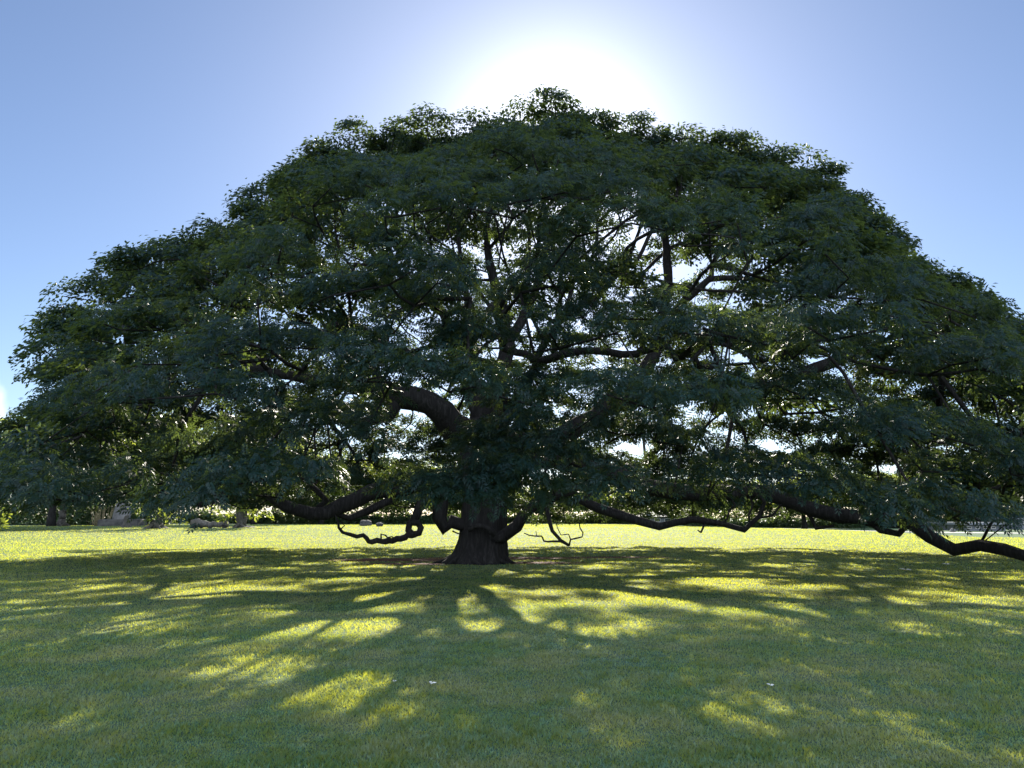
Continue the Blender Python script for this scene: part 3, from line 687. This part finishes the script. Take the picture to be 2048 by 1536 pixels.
BT = [ # px, Y, top py, half width px, canopy-base height, leafm, label
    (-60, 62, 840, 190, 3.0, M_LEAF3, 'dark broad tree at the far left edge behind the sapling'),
    (130, 80, 800, 170, 3.0, M_LEAF2, 'broad backlit tree rising behind the grey trunk on the left'),
    (330, 92, 775, 200, 3.2, M_LEAF2, 'tall backlit tree behind the stone monument and the stump'),
    (520, 98, 850, 150, 2.6, M_LEAF2, 'backlit tree behind the upright pale trunk'),
    (650, 105, 880, 140, 1.6, M_LEAF2, 'rounded backlit tree behind the two boulders'),
    (790, 108, 900, 130, 1.4, M_LEAF2, 'backlit tree just left of the great bole at the far end of the lawn'),
    (930, 112, 925, 120, 1.0, M_LEAF2, 'low backlit tree hidden behind the great bole'),
    (1080, 112, 950, 110, 0.8, M_LEAF2, 'low backlit tree just right of the great bole'),
    (1200, 116, 955, 110, 0.8, M_LEAF2, 'low rounded tree between the great bole and the grey building'),
    (1440, 100, 940, 140, 1.0, M_LEAF2, 'wide backlit tree right of the grey building'),
    (1600, 108, 930, 130, 1.0, M_LEAF2, 'backlit tree whose shade lies across the far lawn on the right'),
    (1740, 118, 925, 130, 1.2, M_LEAF2, 'tree far off behind the end of the long low bough'),
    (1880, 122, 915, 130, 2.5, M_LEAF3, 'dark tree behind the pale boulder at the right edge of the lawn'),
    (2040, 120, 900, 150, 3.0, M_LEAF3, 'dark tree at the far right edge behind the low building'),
]
for i, (px_, Y, top, hw, zb, lm, lab) in enumerate(BT):
    p = at(px_, top, Y); z0 = float(ground_z(p[0], Y)); h = p[2] - z0; rx = hw * Y / F
    far_tree('broadleaf_tree', p[0], Y, h, rx, rx * .7, zb, lab, lm, M_BARK, 0.35, 0.9, lsize=0.5)

# ------------------------------------------------------------------ things at the far side of the lawn, left
def gz(x, y): return float(ground_z(x, y))
def gp(px, Y):
    x = (px - 1024) / F * (Y * cp + (0.7 - CAMH) * sp); return np.array((x, Y, gz(x, Y)))
PM = lambda n, Y: n * Y / F       # n photograph pixels at distance Y in metres
def stump(px, Y, wpx, hpx, label, name='tree_stump'):
    b = gp(px, Y); r = PM(wpx, Y) / 2; h = PM(hpx, Y); o = empty(name, b); tag(o, label, 'tree stump')
    mb = MB(); n = 18; ang = np.arange(n) * 2 * math.pi / n; hs = [-.1, 0, .1 * h, .25 * h, .5 * h, .8 * h, h]; rs = [1.25, 1.15, .85, .65, .52, .45, .42]
    for k, (hh, rr) in enumerate(zip(hs, rs)):
        q = r * rr * (1 + .22 * np.sin(ang * 3 + .7) * (1 if k < 4 else .4) + .1 * np.sin(ang * 7 + k * .2))
        zz = hh + (0 if k < 6 else .16 * h * np.sin(ang + 2.0) + rng.uniform(-.05, .05, n) * h)
        mb.v.extend(np.stack([b[0] + q * np.cos(ang), b[1] + q * np.sin(ang), b[2] + zz + 0 * ang], 1).tolist())
    for i in range(len(hs) - 1):
        for j in range(n): a = i * n + j; c = i * n + (j + 1) % n; mb.f.append((a, c, c + n, a + n))
    mb.build('trunk', M_BARKG, o, loc=b)
    m2 = MB(); m2.v = mb.v[-n:]; m2.f = [tuple(range(n))]
    m2.v = [[p[0], p[1], p[2] + .004] for p in m2.v]
    m2.build('cut_face', M_CANE, o, smooth=False, loc=b)
    return o
stump(251, 74, 20, 20, 'small pale tree stump standing on the sunny lawn in front of the stone monument')
def pale_trunk(px, Y, pts, r0, r1, label, forks=(), roots=5):
    b = gp(px, Y); o = empty('old_tree', b); tag(o, label, 'tree')
    mb = MB(); W = [b + np.array((PM(dx, Y), 0, PM(dz, Y))) for dx, dz in pts]
    P, R = densify(W, np.linspace(PM(r0, Y), PM(r1, Y), len(W)), .2, .25); mb.tube(P, R, 12, .12)
    for k in range(roots):
        a = k * 2 * math.pi / roots + .5; d = np.array((math.cos(a), math.sin(a), 0)); r = PM(r0, Y)
        P, R = densify([b + d * r * .5 + np.array((0, 0, .35)), b + d * r * 1.4 + np.array((0, 0, .12)), b + d * r * 2.2 - np.array((0, 0, .06))], [r * .45, r * .3, r * .15], .2, .1); mb.tube(P, R, 7, .1)
    for f in forks:
        W = [b + np.array((PM(dx, Y), 0, PM(dz, Y))) for dx, dz in f[0]]
        P, R = densify(W, np.linspace(PM(f[1], Y), PM(f[2], Y), len(W)), .2, .2); mb.tube(P, R, 8, .1)
    mb.build('trunk', M_BARKG, o, loc=b)
    top = np.array([b + np.array((PM(dx, Y), 0, PM(dz, Y))) for dx, dz in [pts[-1]] + [f[0][-1] for f in forks]])
    C = np.concatenate([q + rng.normal(0, 1, (26, 3)) * np.array((1.3, 1.2, .45)) + np.array((0, 0, .35)) for q in top])
    V = sprays(C, nrm(rng.normal(0, .25, C.shape) + np.array((0, 0, 1.0))), np.full(len(C), .6), b, 24, .36, .16, False)
    quads('crown', V, M_LEAF2, o, loc=b)
    return o
pale_trunk(311, 71, [(0, 0), (1, 12), (-2, 22), (-9, 33), (-17, 48), (-22, 60)], 11, 5, 'gnarled pale tree leaning left with a flared foot on a mulch mound', forks=[([(3, 14), (7, 22), (10, 30)], 4, 2)])
pale_trunk(481, 73, [(0, 0), (-1, 10), (0, 20), (1, 36), (4, 55)], 8, 6, 'upright pale tree trunk on the lawn right of the fallen log', forks=[([(4, 6), (7, 14), (9, 32)], 4, 3), ([(-3, 8), (-6, 16), (-8, 40)], 3.5, 3)])
def log():
    b = gp(420, 72); o = empty('fallen_log', b); tag(o, 'long weathered grey log lying on the lawn beside the upright pale trunk', 'log')
    mb = MB(); W = [b + np.array((PM(dx, 72), dy, PM(dz, 72))) for dx, dy, dz in [(-34, .2, 8), (-20, 0, 8.5), (0, -.1, 6.5), (20, 0, 5.5), (34, .1, 7)]]
    P, R = densify(W, [PM(8.5, 72), PM(8, 72), PM(5.5, 72), PM(5, 72), PM(5.5, 72)], .2, .15); mb.tube(P, R, 12, .12); mb.build('log_body', M_BARKG, o, loc=b)
    for dx in (-31, 29):
        m = MB(); q = b + np.array((PM(dx, 72), -.15, 0)); P, R = densify([q + np.array((0, 0, -.1)), q + np.array((.06, 0, .28))], [.26, .2], .1, .1); m.tube(P, R, 8, .15); m.build('support_block', M_BARK, o, loc=b)
    m = MB(); W = [b + np.array((PM(dx, 72), -.1, PM(dz, 72))) for dx, dz in [(29, 8), (31, 16), (28, 26)]]; P, R = densify(W, [.13, .08, .04], .2, .1); m.tube(P, R, 7, .1); m.build('broken_branch', M_BARKG, o, loc=b)
log()
def mound(px, Y, wpx, hpx, label):
    b = gp(px, Y); rx = PM(wpx, Y) / 2; h = PM(hpx, Y); n = 24; mb = MB(); mb.v.append([b[0], b[1], b[2] + h])
    for k in range(1, 7):
        q = k / 6; ang = np.arange(n) * 2 * math.pi / n; r = rx * q * (1 + .1 * np.sin(ang * 3))
        mb.v.extend(np.stack([b[0] + r * np.cos(ang), b[1] + .45 * r * np.sin(ang), b[2] + h * (1 - q * q) - .03 * (k == 6) + rng.uniform(-.02, .02, n)], 1).tolist())
    for j in range(n): mb.f.append((0, 1 + j, 1 + (j + 1) % n))
    for k in range(5):
        for j in range(n): a = 1 + k * n + j; c = 1 + k * n + (j + 1) % n; mb.f.append((a, a + n, c + n, c))
    o = mb.build('mulch_mound', M_LAVA, loc=b); o.location = b.tolist(); tag(o, label, 'mulch mound')
mound(310, 71.2, 56, 5, 'low dark mulch mound under the leaning gnarled tree')
mound(486, 73.2, 60, 3.5, 'flat dark mulch mound round the upright pale trunk')
def monument():
    Y = 80; b = gp(245, Y); o = empty('stone_monument', b); tag(o, 'tall rough grey standing stone on a dark lava-rock base among the far trees', 'monument')
    mb = MB(); mb.box(b[0] - PM(40, Y), b[0] + PM(40, Y), b[1] - 1, b[1] + 1, b[2] - .1, b[2] + PM(14, Y), .12); mb.build('base', M_LAVA, o, loc=b, smooth=False, bevel=.12)
    m = MB(); n = 10; ang = np.arange(n) * 2 * math.pi / n
    hs = [12, 18, 26, 34, 42, 48, 50]; rs = [18, 18, 17, 16, 14, 9, 3]
    for hh, rr in zip(hs, rs):
        q = PM(rr, Y) * (1 + rng.uniform(-.09, .09, n)); m.v.extend(np.stack([b[0] - PM(3, Y) + q * np.cos(ang), b[1] + .5 * q * np.sin(ang), np.full(n, b[2] + PM(hh, Y))], 1).tolist())
    for i in range(len(hs) - 1):
        for j in range(n): a = i * n + j; c = i * n + (j + 1) % n; m.f.append((a, c, c + n, a + n))
    m.f.append(tuple((len(hs) - 1) * n + j for j in range(n)))
    m.build('standing_stone', M_STONE, o, loc=b, smooth=False)
monument()
def canes(px, Y, wpx, n, label):
    b = gp(px, Y); o = empty('bamboo_clump', b); tag(o, label, 'bamboo')
    mb = MB()
    for k in range(n):
        dx = rng.uniform(-.5, .5) * PM(wpx, Y); p0 = b + np.array((dx * .7, rng.uniform(-.5, .5), -.05)); p1 = p0 + np.array((dx * .5 + rng.normal(0, .25), rng.normal(0, .2), rng.uniform(2.2, 3.4)))
        P, R = densify([p0, (p0 + p1) / 2 + rng.normal(0, .08, 3), p1], [.045, .038, .02], .5, 0); mb.tube(P, R, 5, 0)
    mb.build('canes', M_CANE, o, loc=b)
    C = b + rng.normal(0, 1, (60, 3)) * np.array((PM(wpx, Y) * .4, .6, .4)) + np.array((0, 0, 3.1))
    quads('foliage', sprays(C, nrm(rng.normal(0, .3, C.shape) + np.array((0, 0, 1.0))), np.full(len(C), .5), b, 24, .35, .1, False), M_LEAF2, o, loc=b)
canes(203, 82, 46, 22, 'clump of pale upright canes just left of the standing stone')
pale_trunk(122, 82, [(0, 0), (0, 12), (1, 26), (2, 50)], 8, 5, 'straight grey tree trunk in deep shade left of the pale canes', roots=4)
def sapling():
    Y = 44; px_ = 17; b = gp(px_, Y); b[0] = (px_ - 1024) / F * Y * 1.0; b[2] = gz(b[0], Y)
    h = at(px_, 1000, Y)[2] - b[2]
    o = empty('sapling', b); tag(o, 'little pale-leaved sapling alone on the lawn at the left edge', 'sapling')
    mb = MB(); P, R = densify([b - np.array((0, 0, .05)), b + np.array((.05, 0, h * .5)), b + np.array((-.05, 0, h * .95))], [.03, .022, .01], .15, .1); mb.tube(P, R, 6)
    pts = []; D = []
    for k in range(46):
        q = rng.uniform(.3, 1); a = k * 2.4; p = b + np.array((.02, 0, h * q)); d = np.array((math.cos(a), math.sin(a), rng.uniform(-.1, .7))); tip = p + d * rng.uniform(.08, .38) * (1.25 - q * .7)
        if k % 3 == 0: mb.tube([p, tip], [.01, .006], 4)
        pts.append(tip); D.append(d)
    mb.build('stem', M_BARK, o, loc=b); pts = np.array(pts); D = np.array(D)
    V = np.concatenate([kites(pts + rng.normal(0, .03, pts.shape), D + rng.normal(0, .4, D.shape), nrm(rng.normal(0, .5, D.shape) + np.array((0, -.2, 1))), .34, .12, .3) for _ in range(4)])
    quads('foliage', V, M_LEAF2, o, loc=b)
sapling()
def boulder(px, Y, wpx, hpx, m, label, name='boulder', group='boulders on the far lawn'):
    b = gp(px, Y); mb = MB(); import bmesh
    bm = bmesh.new(); bmesh.ops.create_icosphere(bm, subdivisions=3, radius=1)
    s1, s2 = rng.uniform(0, 9, 3), rng.uniform(0, 9, 3)
    for v in bm.verts:
        c = np.array(v.co); k = 1 + .13 * math.sin(c[0] * 2.6 + s1[0]) * math.sin(c[1] * 3 + s1[1]) + .09 * math.sin(c[2] * 5 + s1[2]) + .05 * math.sin(c[0] * 8 + s2[0]) * math.sin(c[2] * 7 + s2[1])
        v.co = Vector((c[0] * k * PM(wpx, Y) / 2, c[1] * k * PM(wpx, Y) / 2.6, c[2] * k * PM(hpx, Y) * .62 + PM(hpx, Y) * .4))
    me = bpy.data.meshes.new(name); bm.to_mesh(me); bm.free(); me.materials.append(m)
    o = bpy.data.objects.new(name, me); COL.objects.link(o); o.location = b.tolist(); tag(o, label, 'boulder', group)
boulder(732, 80, 24, 11, M_LAVA, 'wider of the two grey boulders under the great tree, left one')
boulder(759, 77, 15, 8, M_LAVA, 'smaller rounder grey boulder right beside the wide one')
# hedge in deep shade behind the left grove
def hedge(px0, px1, Y, hpx, label):
    a = gp(px0, Y); c = gp(px1, Y); o = empty('hedge', (a + c) / 2); tag(o, label, 'hedge', 'hedges along the far end')
    n = int((c[0] - a[0]) / .30); x = np.linspace(a[0], c[0], n); h = PM(hpx, Y)
    C = np.concatenate([np.stack([x + rng.normal(0, .25, n), Y + rng.uniform(-.8, .8, n), ground_z(x, Y) + h * f * (.78 + .22 * np.sin(x * .37 + 1) * np.sin(x * .13) + .1 * np.sin(x * 1.1)) * rng.uniform(.8, 1.1, n)], 1) for f in (.08, .22, .38, .54, .7, .86, 1.0)])
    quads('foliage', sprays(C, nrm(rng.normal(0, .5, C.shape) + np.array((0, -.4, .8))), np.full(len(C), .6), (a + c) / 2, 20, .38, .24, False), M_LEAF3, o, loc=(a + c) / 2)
    mb = MB()
    for k in range(0, n, 6): mb.tube([[x[k], Y, gz(x[k], Y) - .05], [x[k] + .05, Y, gz(x[k], Y) + h * .7]], [.06, .03], 5)
    mb.box(a[0], c[0], Y - .25, Y + .25, min(a[2], c[2]) - .3, min(a[2], c[2]) + .15)
    mb.build('stems', M_BARK, o, loc=(a + c) / 2)
hedge(-320, 330, 94, 52, 'tall dark hedge closing the lawn behind the leftmost trees')
hedge(330, 900, 108, 25, 'dark hedge closing the lawn behind the fallen log and boulders')
hedge(900, 1262, 118, 18, 'dark hedge at the far end of the lawn behind the foot of the great bole')
hedge(1368, 1900, 116, 21, 'dark hedge at the far end of the lawn right of the grey building')
hedge(1900, 2500, 112, 40, 'dark hedge behind the low buildings at the right edge')

# ------------------------------------------------------------------ right: buildings and path
def building(px0, px1, Y, depth, hpx, label, nwin, pitched=True):
    a = gp(px0, Y); c = gp(px1, Y); b = (a + c) / 2; o = empty('low_building', b); tag(o, label, 'building', 'low buildings beyond the lawn')
    h = PM(hpx, Y); x0, x1 = a[0], c[0]; z = b[2]
    mb = MB(); mb.box(x0, x1, Y, Y + depth, z - .2, z + h); mb.build('wall', M_WALL, o, smooth=False, loc=b)
    r = MB(); e = .6
    if pitched:
        r.v = [[x0 - e, Y - e, z + h + .01], [x1 + e, Y - e, z + h + .01], [x1 + e, Y + depth + e, z + h + .01], [x0 - e, Y + depth + e, z + h + .01], [x0 + depth / 3, Y + depth / 2, z + h + 1.6], [x1 - depth / 3, Y + depth / 2, z + h + 1.6]]
        r.f = [(0, 1, 5, 4), (1, 2, 5), (2, 3, 4, 5), (3, 0, 4), (0, 3, 2, 1)]
    else: r.box(x0 - e, x1 + e, Y - e, Y + depth + e, z + h + .01, z + h + .3)
    r.build('roof', M_ROOF, o, smooth=False, loc=b)
    for k in range(nwin):
        cx = x0 + (x1 - x0) * (k + .5) / nwin; w_ = (x1 - x0) / nwin * .3
        m = MB(); m.box(cx - w_, cx + w_, Y - .05, Y + .02, z + h * .35, z + h * .8); f = m.build('window', M_PATH, o, smooth=False, loc=b)
        m = MB(); m.box(cx - w_ + .08, cx + w_ - .08, Y - .07, Y - .052, z + h * .35 + .08, z + h * .8 - .08); m.build('pane', M_GLASS, f, smooth=False, loc=b)
building(1285, 1365, 126, 10, 15, 'grey low-roofed building glimpsed beyond the lawn right of the bole', 4)
building(1930, 2010, 92, 8, 12, 'long low blue-grey building at the right edge of the lawn', 5, False)
building(2040, 2200, 100, 9, 20, 'second grey building partly cut off by the right edge of the picture', 5, False)
def path():
    n = 24; mb = MB()
    for k in range(n + 1):
        t = k / n; x = 30 + t * 60; y = 84 - 16 * ss(t * 1.3) ; z = gz(x, y) + .03
        z2 = gz(x, y + 5) + .03; mb.v += [[x, y, z - .12], [x, y, z], [x, y + 5, z2], [x, y + 5, z2 - .12]]
    for k in range(n):
        a = k * 4; mb.f += [(a, a + 4, a + 5, a + 1), (a + 1, a + 5, a + 6, a + 2), (a + 2, a + 6, a + 7, a + 3)]
    o = mb.build('path', M_PATH, smooth=False); tag(o, 'pale concrete path curving along the right edge of the lawn', None, kind='structure')
path()
boulder(1905, 86, 12, 7, M_STONE, 'pale boulder beside the path at the right edge of the lawn')
# a slim tree trunk seen through the opening right of the bole
far_tree('slim_tree', float(at(1288, 900, 128)[0]), 128, 24, 3.2, 3.0, 18.0, 'slim bare-stemmed tree seen through the gap right of the great bole', M_LEAF2, M_BARK, 0.26, .5, group='trees beyond the lawn', lsize=.4)
# ------------------------------------------------------------------ litter
def petal(px, py, size, label):
    xc = (px - 1024) / F; yc = (768 - py) / F; wy = cp - yc * sp; wz = sp + yc * cp; t = -CAMH / wz
    x, y = xc * t, wy * t; z = gz(x, y) + .03
    P = np.array([[x, y, z]] * 3)
    V = kites(P, np.array([[1, .2, .3], [-.5, .8, .4], [.1, -1, .3]]), np.array([[0, -.3, 1.0]] * 3), size, size * .6, .3)
    o = quads('fallen_petal', V, M_PETAL, loc=(x, y, z)); o.location = (x, y, z); tag(o, label, 'petal', 'fallen petals on the grass')
petal(1812, 1142, .22, 'white petals on the dark shaded grass below the long low bough')
petal(1893, 1130, .16, 'pale petals at the edge of the sunny spot below the end of the long bough')
petal(863, 1373, .05, 'small white petal on the open grass left of centre in the foreground')
petal(788, 1369, .03, 'tiny pale petal left of the small white one in the foreground')
petal(1541, 1377, .045, 'white petal on the foreground grass right of centre')
